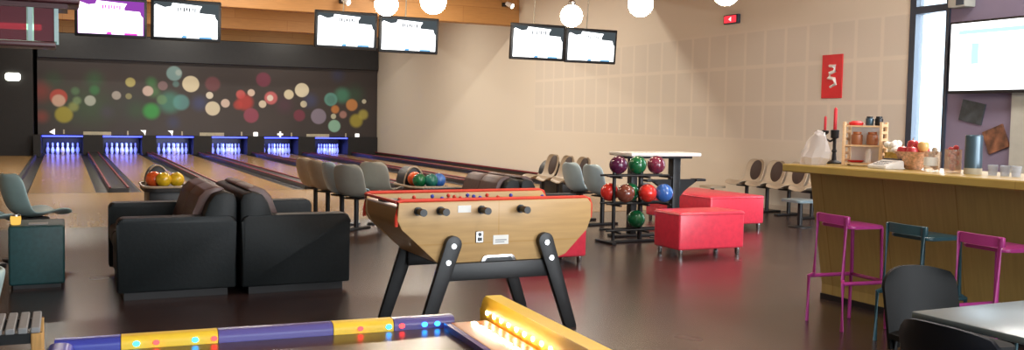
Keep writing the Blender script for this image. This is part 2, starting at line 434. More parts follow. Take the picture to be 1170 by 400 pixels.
# masking wall: mural, black head band, kickbacks and pit
def px2(x, y):
    f = 1080.0
    d = fw*f+rt*(x-585)-upv*(y-200); k = 34.0/d.y
    return (d.x*k, 1.4+d.z*k)
for (x, y, r, col, a, soft) in [
    (48,105,13,(150,48,40),.55,1),(48,133,8,(160,60,48),.55,1),(61,91,11,(40,74,46),.6,1),(108,91,11,(44,92,54),.7,1),(75,120,26,(48,70,48),.5,1),
    (105,122,26,(52,84,52),.6,1),(150,120,26,(50,62,58),.5,1),(67,111,9,(184,70,56),.85,.2),(67,115,7,(206,178,158),.8,.25),(73,131,9.5,(168,158,50),.8,.3),(84,122,6,(150,160,90),.7,.6),(88,115,5,(130,160,110),.6,.6),
    (103,115,6,(178,186,176),.85,.25),(108,103,6,(52,124,70),.7,.6),(86,104,5,(90,130,90),.6,.6),(133,109,5,(176,170,164),.85,.25),(149,94,5.5,(186,178,110),.85,.25),(147,110,3.6,(160,156,110),.7,.3),
    (156,126,12,(48,80,48),.6,1),(173,127,10,(52,160,72),.8,.5),(173,94,7,(60,130,70),.6,.8),(176,105,8,(80,130,80),.6,.8),(169,104,6,(210,186,178),.85,.25),(186,98,5.5,(140,112,116),.7,.25),
    (199,84,8.6,(124,160,162),.85,.2),(204,83,4,(190,200,196),.5,.5),(201,96,4,(96,140,140),.6,.5),(194,117,14,(70,140,124),.65,.6),(207,117,9.5,(96,160,162),.6,.3),(185,114,6,(110,150,100),.6,.4),
    (218,96,9.4,(214,204,176),.95,.12),(243,96,9,(120,66,74),.7,.3),(239.5,109,4.2,(220,212,196),.95,.2),(228,118,10,(62,76,130),.6,1),(198,140,9,(50,60,100),.6,1),(243,124,8.3,(216,206,182),.95,.12),(257.5,118,5.2,(218,196,184),.9,.2),(122,128,9,(70,58,84),.5,1),
    (275,108,5.6,(206,92,92),.8,.3),(287,106,4.4,(222,200,184),.9,.2),(280,117,10.5,(190,56,52),.75,.5),(272,120,6,(190,64,56),.6,.5),(301,91,9,(128,50,78),.75,.25),(287,132,9,(150,66,90),.85,.2),
    (309.6,112,8,(206,104,108),.85,.25),(308.6,112,4,(226,216,206),.9,.3),(300,119,4.6,(222,208,186),.9,.2),(325,120,12,(84,44,66),.6,1),(330,108,6,(222,212,182),.9,.2),(345,103,8.6,(222,214,188),.95,.12),(347,119,4.2,(214,206,176),.9,.2),
    (342,132,7.5,(126,46,70),.75,.3),(355,115,10,(58,72,118),.55,1),(386,86,10,(48,56,92),.6,1),(364,133,9.6,(140,130,150),.85,.15),(405,108,14,(46,86,62),.6,1),(391,109,11,(70,144,116),.7,.7),(378,113.6,8.4,(96,158,148),.8,.2),(378,114,5.5,(74,120,112),.5,.3),
    (383,125,5.5,(200,130,66),.85,.4),(392,131,5,(190,140,130),.7,.4),(402,120,7.6,(206,140,78),.85,.25),(407,138,9,(172,160,56),.8,.4),(415,131,7,(190,178,80),.7,.5),(416,116,3,(208,204,180),.9,.3),(381,133,3.5,(210,210,180),.8,.3),(382,144,7.8,(150,200,176),.85,.2)]:
    x_, z_ = px2(x, y); BOKEH.append((x_, z_, r*33/1080, col, a, soft))
M['mural'] = mural_mat()
bm = new(); box(bm, -.75, WX-.02, 34.0, 34.12, .66, 3.12); tag(obj('mural', bm, 'mural', smooth=0), 'dark mural of blurred coloured light discs above the lanes', 'mural')
bm = new(); box(bm, -.75, WX-.02, 33.85, 34.4, 3.12, 3.95, .02, 1); struct('trim_7', bm, 'blackgloss')
bm = new(); box(bm, LX, -.86, 33.35, 34.4, 0, 4.0); struct('trim_8', bm, 'dark')
bm = new(); box(bm, -.75, WX-.02, 35.26, 35.36, .0, .66); struct('trim_9', bm, 'gutter')
bm = new(); box(bm, -.75, WX-.02, 34.13, 35.36, .665, .7); struct('trim_20', bm, 'dark')
kb = [(-.85,-.64)] + [(LC[i]+.6, LC[i+1]-.6) for i in range(5)] + [(9.42, WX-.02)]
for i, (a, b) in enumerate(kb):
    bm = new(); box(bm, a, b, 33.9 if i not in (0,) else 32.6, 35.25, .004, .66); struct('trim_%d' % (10+i), bm, 'dark')
for i, c in enumerate(LC):
    bm = new(); tube(bm, [(c-.602,33.98,.61),(c+.602,33.98,.61)], .018, 8)
    tag(obj('tube_light', bm, 'pin_tube'), 'blue tube light over the pins of '+POSL[i], 'light')
    l = bpy.data.lights.new('pin glow', 'AREA'); l.shape = 'RECTANGLE'; l.size = 1.1; l.size_y = .25; l.energy = 30; l.spread = R(110); l.color = (.08,.13,1)
    lo = bpy.data.objects.new('pin_glow', l); C.objects.link(lo); lo.location = (c, 34.08, .64); lo.rotation_euler = (R(32),0,0)
# small emblems and plates under the mural
def plate(px0, px1, y, which):
    x0, z = px2(px0, y); x1, _ = px2(px1, y)
    bm = new(); box(bm, x0, x1, 33.97, 34.0, z-.06, z+.06, .008, 1); tag(obj('name_plate', bm, 'plate'), 'cream name plate under the mural above '+which, 'plate')
plate(95,127,152.5,'the gap between the leftmost two lanes'); plate(228,256,153.5,'the gap between the third and fourth lanes'); plate(350,376,155,'the gap between the two rightmost lanes')
for j, (px, y, kind) in enumerate([(60,150.5,'a'),(164,151.5,'b'),(195,152,'b'),(292,153.5,'c'),(320,153.5,'d'),(408,155,'c')]):
    x, z = px2(px, y); s = .1
    P = {'a': [(x-s,z-.01),(x+s*.7,z+s),(x+s*.7,z-s)], 'b': [(x-s,z+s*.8),(x+s*.8,z+s*.8),(x+s*.5,z-s),(x,z)], 'c': rrect(x-s*.8,x+s*.8,z-s*.8,z+s*.8,.03,3),
         'd': [(x-s,z-.03),(x-.03,z-.03),(x-.03,z-s),(x+.03,z-s),(x+.03,z-.03),(x+s,z-.03),(x+s,z+.03),(x+.03,z+.03),(x+.03,z+s),(x-.03,z+s),(x-.03,z+.03),(x-s,z+.03)]}[kind]
    bm = new(); prism(bm, P, 'Y', 33.97, 34.0); tag(obj('lane_emblem', bm, 'mark', smooth=0), 'small white lit emblem under the mural above '+POSL[j], 'emblem')
for j, (px, y) in enumerate([(73,150.5),(146,152),(208,152.5),(276,153),(333,154),(395,154.5)]):
    x, z = px2(px, y)
    bm = new(); box(bm, x-.025, x+.025, 33.98, 34.001, z-.07, z+.07); tag(obj('lane_mark', bm, 'plate', smooth=0), 'small pale upright mark under the mural above '+POSL[j], 'mark')
# lamp on the black wall at the far left
bm = new(); prism(bm, rrect(-1.62,-1.2,2.34,2.58,.08), 'Y', 33.27, 33.35); tag(obj('wall_lamp', bm, 'small_lamp'), 'small white wall lamp on the black wall left of the mural', 'lamp')

# ball returns
BALLS = {}
def bowling_ball(name_col, loc, r, label, group=None):
    if name_col not in BALLS:
        M['ball_'+name_col] = mat('ball '+name_col, {'orange':(226,92,40),'yellow':(226,184,40),'green':(20,104,62),'teal':(36,116,104),'blue':(58,110,190),'purple':(86,34,66),'plum':(120,48,70),'red':(214,52,44),'brown':(120,66,52),'grey':(150,158,170)}[name_col], .14, var=.25, scale=14, spec=.7)
    t = thing('bowling_ball', label, 'bowling ball', loc, random.uniform(0,6), group)
    bm = new(); ball(bm, (0,0,0), r, 24); obj('body', bm, 'ball_'+name_col, t)
    bm = new()
    for dx, dy in ((-.012,.02),(.014,.02),(0,-.018)):
        ax = Vector((.3+dx*4, dy*4, 1)).normalized()
        tube(bm, [ax*r*.93, ax*r*1.003], .009 if dy > 0 else .011, 8)
    obj('finger_holes', bm, 'black', t)
    return t
def ball_return(label, loc):
    t = thing('ball_return', label, 'ball return', loc)
    bm = new(); box(bm, -.2, .2, -.4, .55, 0, .12, .02); box(bm, -.21, .21, -.42, .45, .12, .36, .02); obj('base', bm, 'black', t)
    bm = new(); prism(bm, rrect(-.27,.27,-.5,.5,.16), 'Z', .36, .41); obj('tray', bm, 'dark', t)
    bm = new(); pts = [(x,y,.425) for x,y in rrect(-.275,.275,-.505,.505,.16)]; tube(bm, pts+[pts[0]], .016, 8); obj('tray_rim', bm, 'shell_b', t, 'pale rim of the tray')
    bm = new(); prism(bm, [(-.06+.15*math.cos(PI*k/14), .41+.27*math.sin(PI*k/14)) for k in range(15)], 'Y', .12, .5, .015); obj('hood', bm, 'black', t)
    bm = new(); tube(bm, [(-.06+.155*math.cos(PI*k/14), .11, .41+.275*math.sin(PI*k/14)) for k in range(15)], .012, 8); obj('hood_trim', bm, 'shell_b', t)
    return t
b0 = ball_return('black ball return with orange and yellow balls behind the leftmost black sofa', (1.22, 13.7, .004))
b1 = dup(b0, (4.68, 12.95, .004), 0, 'black ball return holding green and blue balls behind the foosball table')
b2 = dup(b0, (7.9, 14.6, .004), 0, 'black ball return with pale arched hood beyond the row of beige seats')
bowling_ball('orange', (1.09,13.5,.518), .108, 'orange bowling ball on the left ball return')
bowling_ball('yellow', (1.20,13.38,.518), .1, 'yellow bowling ball in the middle of the left ball return')
bowling_ball('yellow', (1.37,13.42,.518), .1, 'yellow bowling ball at the right of the left ball return')
bowling_ball('orange', (4.58,12.92,.52), .106, 'orange bowling ball under the hood of the ball return behind the foosball table')
bowling_ball('green', (4.56,12.66,.516), .1, 'green bowling ball left of the teal one behind the foosball table')
bowling_ball('teal', (4.71,12.6,.516), .1, 'teal bowling ball between green and blue ones behind the foosball table')
bowling_ball('blue', (4.86,12.68,.516), .1, 'blue bowling ball at the right end behind the foosball table')
bm = new(); tube(bm, [(1.05,13.0,.12),(1.3,13.0,.12)], .02, 8); bm.free()

# ------------------------------------------------------------------ score monitors and their poles
def monitor(x0, x1, zt, zb, tilt, first_=False, label='', purple=False):
    w = x1-x0; h = zt-zb
    t = thing('score_monitor', label, 'monitor', ((x0+x1)/2, 13.5, zb))
    t.rotation_euler = (R(tilt), 0, 0)
    bm = new(); box(bm, -w/2, w/2, 0, .06, 0, h, .012); obj('housing', bm, 'black', t)
    bm = new(); box(bm, -w/2+.035, w/2-.035, -.004, .002, .04, h-.04); obj('screen', bm, 'screen_purple' if purple else 'screen_grey', t, smooth=0)
    a, b, c, d = -w/2+.04, w/2-.04, .045, h-.05
    W_ = b-a; H_ = d-c
    poly = [(a,c),(b-.01,c),(b-.01,c+H_*.55),(b-W_*.04,c+H_*.6),(b-W_*.06,c+H_*.72),(b-W_*.3,c+H_*.74),(b-W_*.3,c+H_*.82),(b-W_*.26,c+H_*.95),(a+W_*.28,d),(a+W_*.26,d-H_*.1),(a+W_*.16,d-H_*.14),(a+W_*.03,d-H_*.06),(a,d-H_*.1)]
    bm = new(); prism(bm, poly, 'Y', -.008, -.0045); obj('score_table', bm, 'screen_pinkwhite' if purple else 'screen_white', t, smooth=0)
    bm = new(); prism(bm, [(a+W_*.42,c),(a+W_*.5,c),(a+W_*.5,c+.03),(a+W_*.44,c+.03)], 'Y', -.0105, -.0085); box(bm, a+W_*.7, a+W_*.9, -.0105, -.0085, c, c+.022); obj('score_footer', bm, 'screen_pink' if purple else 'screen_blue', t, smooth=0)
    bm = new()
    for k, u in enumerate((.36,.4,.45,.49,.53,.58,.62)): box(bm, a+W_*u, a+W_*(u+.022), -.0105, -.0085, d-H_*(.21 if k % 2 else .24), d-H_*.12)
    obj('score_heading', bm, 'screen_pink' if purple else 'screen_grey', t, smooth=0)
    bm = new()
    tube(bm, [(0,.05,h*.6),(0,.2,h*.75),(0,.2,CZ-zb-.1)], .01, 10); box(bm, -.1, .1, .05, .08, h*.4, h*.8)
    return t, bm
MON = [(.14,1.01,2.9,2.38,'magenta score monitor, leftmost hanging over the lanes',True),(1.06,1.96,2.93,2.38,'white score monitor right beside the magenta one',False),
       (3.25,4.17,2.92,2.38,'score monitor hanging at upper right of the mural, left one of its pair',False),(4.2,5.13,2.9,2.36,'score monitor under two lamp globes, right one of its pair',False),
       (6.34,7.3,2.92,2.35,'score monitor in front of the cream wall, left one of its pair',False),(7.32,8.27,2.9,2.34,'score monitor in front of the cream wall, rightmost of all',False)]
for (a, b, zt, zb, lab, pu) in MON:
    t, bm = monitor(a, b, zt, zb, 5, label=lab, purple=pu)
    obj('hanging_pole', bm, 'plate', t)

# ------------------------------------------------------------------ globe pendants
for (x, y, z, lab) in [(3.78,11.83,2.86,'white globe lamp over the right score monitor of the middle pair, left of two'),(3.9,10.43,2.76,'white globe lamp hanging just right of the middle monitors'),
                       (6.33,11.51,2.84,'white globe lamp, lowest one, in front of the rightmost pair of monitors'),(6.36,9.83,2.83,'white globe lamp right of the last score monitor'),(6.98,8.98,2.92,'white globe lamp cut by the top edge, nearest the exit sign')]:
    t = thing('globe_lamp', lab, 'lamp', (x, y, z))
    bm = new(); ball(bm, (0,0,0), .152, 24); obj('globe', bm, 'globe', t)
    bm = new(); lathe(bm, [(.05,.14),(.05,.19),(.02,.22)], seg=14); obj('cap', bm, 'steel', t)
    bm = new(); tube(bm, [(0,0,.2),(0,0,CZ-z)], .006, 6); obj('cord', bm, 'black', t)
# spotlights on the beams
for (x, y, z, lab) in [(5.9,21.75,4.1,'small spotlight on the timber beam left of the middle monitors'),(6.7,21.75,4.35,'small spotlight high on the timber beam above the middle monitors'),(10.1,21.75,4.3,'small twin spotlight on the beam by the cream wall')]:
    t = thing('spotlight', lab, 'spotlight', (x, y, z))
    bm = new(); box(bm, -.05, .05, .1, .2, -.05, .05, .01); tube(bm, [(0,.12,0),(0,0,0)], .02, 8); obj('bracket', bm, 'black', t)
    bm = new(); tube(bm, [(0,.02,.02),(.1,-.12,-.06)], [.05,.075], 12); obj('head', bm, 'white', t)
    bm = new(); tube(bm, [(.1,-.12,-.06),(.104,-.126,-.063)], .06, 12); obj('lens', bm, 'small_lamp', t)

# ------------------------------------------------------------------ things on the cream wall
t = thing('exit_sign', 'small red lit sign in a dark frame high on the cream wall', 'sign', (WX, 13.35, 3.2))
bm = new(); box(bm, -.06, 0.001, -.2, .2, -.07, .09, .015); obj('frame', bm, 'anthracite', t)
bm = new(); box(bm, -.066, -.058, -.15, .17, -.05, .07); obj('face', bm, emitter('sign red', (226,50,60), 1.3), t, smooth=0)
bm = new(); prism(bm, [(-.02,-.03),(.05,.01),(-.02,.05)], 'X', -.07, -.066); obj('symbol', bm, 'mark', t, smooth=0)
t = thing('wall_sign', 'red poster with a pale emblem on the cream wall above the bar', 'sign', (WX, 10.94, 2.14))
bm = new(); box(bm, -.02, 0, -.21, .21, -.33, .33, .004, 1); obj('panel', bm, 'red_sign', t)
bm = new(); tube(bm, [(-.024,.05,.16),(-.024,-.06,.15),(-.024,-.07,.08),(-.024,.03,.05),(-.024,.05,-.02),(-.024,-.06,-.04),(-.024,-.09,-.12),(-.024,.02,-.16)], [.02,.035,.03,.03,.035,.03,.028,.02], 8)
obj('emblem', bm, 'paper', t)
# television, speaker and posters on the purple wall
t = thing('television', 'large wall television with a bright white screen on the purple wall', 'television', (10.38, 8.0, 2.3), R(1))
bm = new(); box(bm, -.03, .03, -.86, .69, -.47, .45, .012); obj('housing', bm, 'black', t)
bm = new(); box(bm, -.036, -.029, -.83, .66, -.43, .42); obj('screen', bm, 'screen_white', t, smooth=0)
bm = new(); box(bm, -.04, -.037, -.75, .54, .28, .33); box(bm, -.04, -.037, .25, .35, -.1, .16); obj('screen_graphics', bm, 'screen_cyan', t, smooth=0)
bm = new(); box(bm, .03, .165, -.15, .15, -.15, .15, .01); obj('wall_bracket', bm, 'black', t)
t = thing('speaker', 'small grey and blue box speaker high on the purple wall beside the window', 'speaker', (WX, 8.62, 2.98))
bm = new(); box(bm, -.2, .002, -.13, .13, -.04, .3, .015); obj('cabinet', bm, 'greywall', t)
bm = new(); box(bm, -.212, -.2, -.12, .0, -.02, .28, .004, 1); obj('grille', bm, 'anthracite', t)
def poster(y, z, w, h, ang, m, lab):
    t = thing('poster', lab, 'poster', (WX-.012, y, z)); t.rotation_euler = (R(ang),0,0)
    bm = new(); box(bm, -.012, 0.0125, -w/2, w/2, -h/2, h/2, .002, 1); obj('board', bm, m, t)
poster(8.46, 1.6, .34, .27, 12, 'poster_dark', 'dark tilted poster on the purple wall under the television')
poster(8.1, 1.26, .3, .3, -22, 'poster_brown', 'brown and black tilted poster on the purple wall right of the tin')

# ------------------------------------------------------------------ moulded seats
def seat_grid(bm, zs=0):
    prof = [(.43,.40),(.41,.425),(.34,.43),(.22,.41),(.10,.40),(.02,.43),(-.03,.52),(-.06,.62),(-.085,.72),(-.1,.79),(-.105,.82)]
    wid = [.17,.2,.22,.23,.23,.225,.225,.23,.225,.19,.1]
    th = .022; nv = 9
    grid = []
    for side in (0, 1):
        rows = []
        for (p, w) in zip(prof, wid):
            row = []
            for k in range(nv):
                v = -1+2*k/(nv-1)
                cup = .05*v*v
                i = prof.index(p)
                nx = (prof[min(i+1,10)][0]-prof[max(i-1,0)][0]); nz = (prof[min(i+1,10)][1]-prof[max(i-1,0)][1])
                l = math.hypot(nx, nz); n = (nz/l, -nx/l)   # points up / forward
                f = cup+(th if side == 0 else 0)
                row.append(bm.verts.new((p[0]+n[0]*f, w*v, p[1]+n[1]*f)))
            rows.append(row)
        grid.append(rows)
    nr = len(prof)
    for rows in grid:
        for i in range(nr-1):
            for k in range(nv-1): bm.faces.new((rows[i][k], rows[i][k+1], rows[i+1][k+1], rows[i+1][k]))
    A, B = grid
    for i in range(nr-1):
        for k in (0, nv-1): bm.faces.new((A[i][k], A[i+1][k], B[i+1][k], B[i][k]))
    for k in range(nv-1):
        for i in (0, nr-1): bm.faces.new((A[i][k], A[i][k+1], B[i][k+1], B[i][k]))
def make_seat(label, group, m):
    t = thing('moulded_seat', label, 'seat', (0,0,0), 0, group)
    bm = new(); seat_grid(bm); o = obj('shell', bm, m, t, smooth=60)
    md = o.modifiers.new('subdivision', 'SUBSURF'); md.levels = 1; md.render_levels = 2
    bm = new(); tube(bm, [(.15,0,.03),(.15,0,.4)], .03, 12); box(bm, .05, .27, -.12, .12, .385, .405); obj('post', bm, 'black', t)
    bm = new(); box(bm, -.1, .4, -.05, .05, 0, .03, .012); obj('foot', bm, 'black', t)
    return t
s0 = make_seat('pale teal moulded seat at the far left above the dark teal cube', 'x', 'shell'); del s0['group']
s0.location = (-.42, 9.9, 0); s0.rotation_euler = (0,0,R(30))
T = M
dup(s0, (-.86, 9.5, 0), R(22), 'pale teal moulded seat cut by the left edge, behind the teal cube')
GB_ = 'row of seats behind the sofas'
swg = {'pale grey teal plastic': M['shell_g']}; swb = {'pale grey teal plastic': M['shell_b']}; swl = {'pale grey teal plastic': M['shell_blue']}
dup(s0, (3.16, 11.3, 0), R(38), 'grey moulded seat nearest in the row behind the black sofas', GB_, swg)
dup(s0, (3.08, 11.85, 0), R(12), 'pale blue moulded seat, second in the row behind the black sofas', GB_, swl)
dup(s0, (3.06, 12.45, 0), R(20), 'beige moulded seat, third in the row behind the black sofas', GB_, swb)
dup(s0, (3.04, 13.05, 0), R(20), 'beige moulded seat, farthest in the row behind the black sofas', GB_, swb)
dup(s0, (3.66, 11.9, 0), R(42), 'lone grey moulded seat left of the foosball end, beside the orange ball', None, swg)
def pad_on(t):
    bm = new(); pts = []
    prism(bm, [(.135*math.cos(2*PI*k/20), .17*math.sin(2*PI*k/20)) for k in range(20)], 'X', 0, .02, .006)
    o = obj('back_pad', bm, 'pad', t, 'dark oval pad'); o.location = (-.04, 0, .64); o.rotation_euler = (0, R(-14), 0)
for k in range(3):
    pad_on(dup(s0, (7.42, 13.05+.52*k, .004), PI, ['beige seat with dark oval pad, nearest of three behind the ball rack', 'beige seat with dark oval pad, middle of three behind the foosball table', 'beige seat with dark oval pad, farthest of three behind the foosball table'][k], 'seats facing left behind the foosball table', swb))
for k in range(2):
    dup(s0, (6.42-.02*k, 10.95+.55*k, 0), R(8), ['pale blue moulded seat beside the ball rack, nearer one of two', 'pale blue moulded seat beside the ball rack, farther one of two'][k], 'pale blue seats beside the ball rack', swl)
for k in range(4):
    q = dup(s0, (10.25, 12.3-.5*k, 0), PI, ['beige seat against the cream wall, farthest of the row', 'beige seat against the cream wall, second farthest of the row', 'beige seat against the cream wall, just left of the bar corner', 'plain beige seat against the cream wall, nearest and half behind the bar'][k], 'seats against the cream wall', swb)
    if k < 3: pad_on(q)
def side_table(label, loc, top, w, h, m):
    t = thing('side_table', label, 'table', loc)
    bm = new(); prism(bm, rrect(-w,w,-w,w,w*.35), 'Z', h-.035, h, .006); obj('table_top', bm, m, t)
    bm = new(); tube(bm, [(0,0,.02),(0,0,h-.035)], .035, 12); obj('post', bm, 'black', t)
    bm = new(); lathe(bm, [(.16,0),(.16,.012),(.05,.025)], seg=20); obj('foot', bm, 'black', t)
side_table('low grey side table on a black post beside the bar corner', (9.1, 9.95, 0), 0, .2, .38, 'grey_table')
side_table('small beige low table left of the seats on the cream wall', (9.75, 12.75, .004), 0, .17, .36, 'shell_b')

# ------------------------------------------------------------------ sofas (back to back)
def sofa(label, loc, rz, brown=False):
    """faces -x; footprint x 0..0.87 (back at 0.87), y 0..1.5"""
    t = thing('sofa', label, 'sofa', loc, rz)
    L_ = 'leather'
    for y0, y1 in ((0,.17),(1.33,1.5)):
        bm = new(); prism(bm, [(u,v) for u,v in rrect(0,.86,.06,.62,.05,5,(1,1,0,0))], 'Y', y0, y1, .018); obj('armrest', bm, L_, t)
    bm = new(); box(bm, .03, .84, .172, 1.328, .06, .3, .02); obj('seat_base', bm, L_, t)
    for y0, y1 in ((.175,.748),(.752,1.325)):
        bm = new(); box(bm, .0, .62, y0, y1, .302, .45, .045, 4); obj('seat_cushion', bm, L_, t)
    bm = new(); prism(bm, [(.60,.46),(.62,.62),(.655,.72),(.70,.785),(.77,.805),(.845,.79),(.868,.73),(.868,.3),(.84,.302)], 'Y', .0 if False else .02, 1.48, .02)
    o = obj('backrest', bm, L_, t)
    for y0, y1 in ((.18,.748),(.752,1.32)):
        bm = new(); prism(bm, [(.5,.455),(.56,.64),(.6,.755),(.65,.81),(.72,.835),(.78,.83),(.8,.81),(.77,.806),(.70,.787),(.653,.722),(.617,.62),(.598,.455)], 'Y', y0, y1, .01); obj('back_sheen', bm, 'leather_sheen', t, 'brown reflected sheen painted on an added back layer')  # added layer, coloured brown for the lanes' reflection on the black backrest
    bm = new(); box(bm, .05, .8, .05, 1.45, .0, .06); obj('plinth', bm, 'dark', t)
    if brown: t.scale = (.82,.82,.92)
    return t
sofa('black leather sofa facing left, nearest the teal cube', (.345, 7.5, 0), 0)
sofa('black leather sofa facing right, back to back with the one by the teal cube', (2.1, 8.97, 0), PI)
sofa('leather sofa with painted brown sheen behind the foosball table, left one of the pair', (3.86, 9.4, 0), 0, True)
sofa('leather sofa with painted brown sheen behind the foosball table, right one of the pair', (5.3, 10.63, 0), PI, True)

# dark teal cube, the amber light and the card on it
t = thing('cube_seat', 'dark teal vinyl cube on the floor left of the black sofas', 'pouf', (-.2, 8.55, 0))
bm = new(); box(bm, -.2, .2, -.26, .26, .03, .5, .02, 3); obj('body', bm, 'teal_vinyl', t)
bm = new(); box(bm, -.17, .17, -.23, .23, 0, .03); obj('plinth', bm, 'black', t)
t = thing('candle_holder', 'small glowing amber light on the dark teal cube', 'lamp', (-.35, 8.42, .5))
bm = new(); lathe(bm, [(.03,0),(.035,.006),(.04,.05),(.036,.07)], seg=14); obj('glass', bm, 'amber', t)
bm = new(); lathe(bm, [(.037,.07),(.037,.08),(.03,.08)], seg=14); obj('rim', bm, 'chrome', t)
bm = new(); box(bm, -.26, -.12, 8.36, 8.5, .5005, .506); tag(obj('card', bm, 'slats', smooth=0), 'pale grey card lying flat on the dark teal cube', 'card')

# ------------------------------------------------------------------ red poufs
def pouf(label, x0, x1, y0, y1, h=.47):
    t = thing('pouf', label, 'pouf', ((x0+x1)/2, (y0+y1)/2, 0)); a, b = (x1-x0)/2, (y1-y0)/2
    bm = new(); box(bm, -a, a, -b, b, .075, h, .022, 3); obj('body', bm, 'red_vinyl', t)
    bm = new(); pts = [(x,y,h-.024) for x,y in rrect(-a-.001,a+.001,-b-.001,b+.001,.02,3)]; tube(bm, pts+[pts[0]], .006, 6); obj('piping', bm, 'red_vinyl', t)
    for sx in (-1,1):
        for sy in (-1,1):
            bm = new(); lathe(bm, [(.018,0),(.024,.01),(.028,.076)], sx*(a-.05), sy*(b-.05), seg=12); obj('foot', bm, 'chrome', t)
pouf('red vinyl pouf bench on chrome feet, nearest, in front of the ball rack', 5.74, 6.58, 8.03, 8.5)
pouf('long red vinyl pouf bench behind the nearest one, left of the wall seats', 7.55, 8.43, 9.9, 11.4, .45)
pouf('red vinyl pouf mostly hidden behind the right end of the foosball table', 3.78, 4.62, 8.0, 8.47)

# ------------------------------------------------------------------ bowling ball rack and high table
t = thing('ball_rack', 'black three-tier ball rack between the blue seats and the red pouf', 'rack', (6.0, 9.3, 0))
bm = new(); tube(bm, [(-.28,0,.0),(-.28,0,.84)], .022, 10); obj('upright', bm, 'black', t)
bm = new(); tube(bm, [(.1,.03,.0),(.1,.03,.84)], .03, 10); obj('upright', bm, 'black', t)
for z in (.78, .46, .15):
    bm = new()
    for y in (-.07, .07): tube(bm, [(-.42,y,z),(.42,y,z)], .013, 8)
    for x in (-.28, .1, .4): box(bm, x-.012, x+.012, -.16, .08, z-.03, z-.01)
    obj('shelf', bm, 'black', t)
bm = new(); box(bm, -.4, .42, -.05, .05, 0, .03, .01); 
for x in (-.38, .38): box(bm, x-.03, x+.03, -.2, .2, 0, .03, .01)
obj('foot', bm, 'black', t)
RB = [('purple',5.77,.9,9.3,'dark purple ball at the left of the top tier of the rack'),('green',6.03,.9,9.3,'green ball in the middle of the top tier of the rack'),('plum',6.29,.9,9.3,'plum ball at the right of the top tier of the rack'),
      ('red',5.72,.58,9.4,'red ball at the left of the middle tier of the rack'),('brown',5.80,.58,9.18,'brown ball in the middle tier, beside the red one at left'),('green',5.98,.58,9.36,'green ball in the centre of the middle tier of the rack'),('red',6.1,.58,9.18,'red ball in the middle tier, touching the blue one'),('blue',6.3,.58,9.14,'blue ball at the right of the middle tier of the rack'),('grey',6.22,.58,9.42,'pale grey ball behind the blue one on the rack'),
      ('green',6.03,.27,9.3,'green ball alone on the bottom tier of the rack')]
for (c, x, z, y, lab) in RB: bowling_ball(c, (x, y, z), .106, lab)
# high table with a pair of curved brackets on its right post
t = thing('high_table', 'white-topped black high table behind the ball rack', 'table', (6.5, 9.8, 0))
bm = new(); box(bm, -.4, .62, -.26, .26, .985, 1.03, .012); obj('table_top', bm, 'white', t)
bm = new(); box(bm, -.36, .58, -.12, .12, .955, .985); obj('apron', bm, 'black', t)
bm = new(); box(bm, -.26, -.17, -.05, .05, .03, .955, .008); obj('leg', bm, 'black', t)
bm = new(); box(bm, .345, .455, -.06, .06, .03, .955, .008); obj('leg', bm, 'black', t)
bm = new(); box(bm, -.5, .5, -.1, .1, 0, .03, .01); obj('foot', bm, 'black', t)
bm = new()
for s in (-1, 1):
    c = .4
    arc = [(c+s*(.05+.2*(k/8)**2), .42+.26*(k/8)) for k in range(9)]
    arc2 = [(c+s*(.05+.26*(k/8)**1.2), .36+.28*(k/8)) for k in range(9)]
    top = [(c+s*.36,.64),(c+s*.36,.69)]
    poly = [(c+s*.05,.42),(c+s*.05,.69)] + [top[1], (c+s*.3,.65)] + [(c+s*(.05+.2*(1-k/8)**1.6), .42+.2*(1-k/8)) for k in range(1,8)]
    prism(bm, poly if s > 0 else poly[::-1], 'Y', -.03, .03)
box(bm, .4+.3, .4+.44, -.07, .07, .665, .695, .006); box(bm, .4-.44, .4-.3, -.07, .07, .665, .695, .006)
obj('curved_bracket', bm, 'black', t)

# ------------------------------------------------------------------ foosball table
FX, FYY = 2.565, 5.95
t = thing('foosball_table', 'wooden foosball table with red edging and black splayed legs', 'foosball table', (FX, FYY, 0))
hx, hd = .685, .36          # half length, half depth
side = [(-hx,.87),(-hx-.01,.76),(-hx+.02,.70),(-.42,.475),(.43,.475),(.5,.5),(hx-.02,.66),(hx+.01,.74),(hx+.01,.84),(hx-.02,.875)]
for y0, y1 in ((-hd,-hd+.035),(hd-.035,hd)):
    bm = new(); prism(bm, side, 'Y', y0, y1, .006); obj('side_panel', bm, 'foosball', t)
bm = new(); prism(bm, [(-hx+.0,.83),(-hx,.76),(-hx+.03,.70),(-.42,.478),(.43,.478),(.5,.502),(hx-.03,.66),(hx,.74),(hx,.82),(hx-.03,.82),(hx-.04,.72),(.46,.53),(-.4,.53),(-hx+.05,.72),(-hx+.03,.83)], 'Y', -hd+.036, hd-.036); obj('end_and_floor', bm, 'foosball', t)
bm = new(); box(bm, -hx+.06, hx-.06, -hd+.036, hd-.036, .72, .73); obj('playing_field', bm, mat('green field', (58,110,72), .5), t, smooth=0)
bm = new(); box(bm, -hx+.0, -hx+.13, -hd+.036, hd-.036, .83, .845, .004, 1); obj('score_ledge', bm, 'white', t, 'white ledge at the left end')
bm = new(); box(bm, hx-.14, hx-.03, -hd+.036, hd-.036, .82, .835, .004, 1); obj('score_ledge', bm, 'foosball', t)
bm = new(); prism(bm, rrect(-.06,.06,-.14,.02,.02), 'Z', .846, .858); o = obj('ash_tray', bm, 'anthracite', t); o.location = (-hx+.07,.1,0)
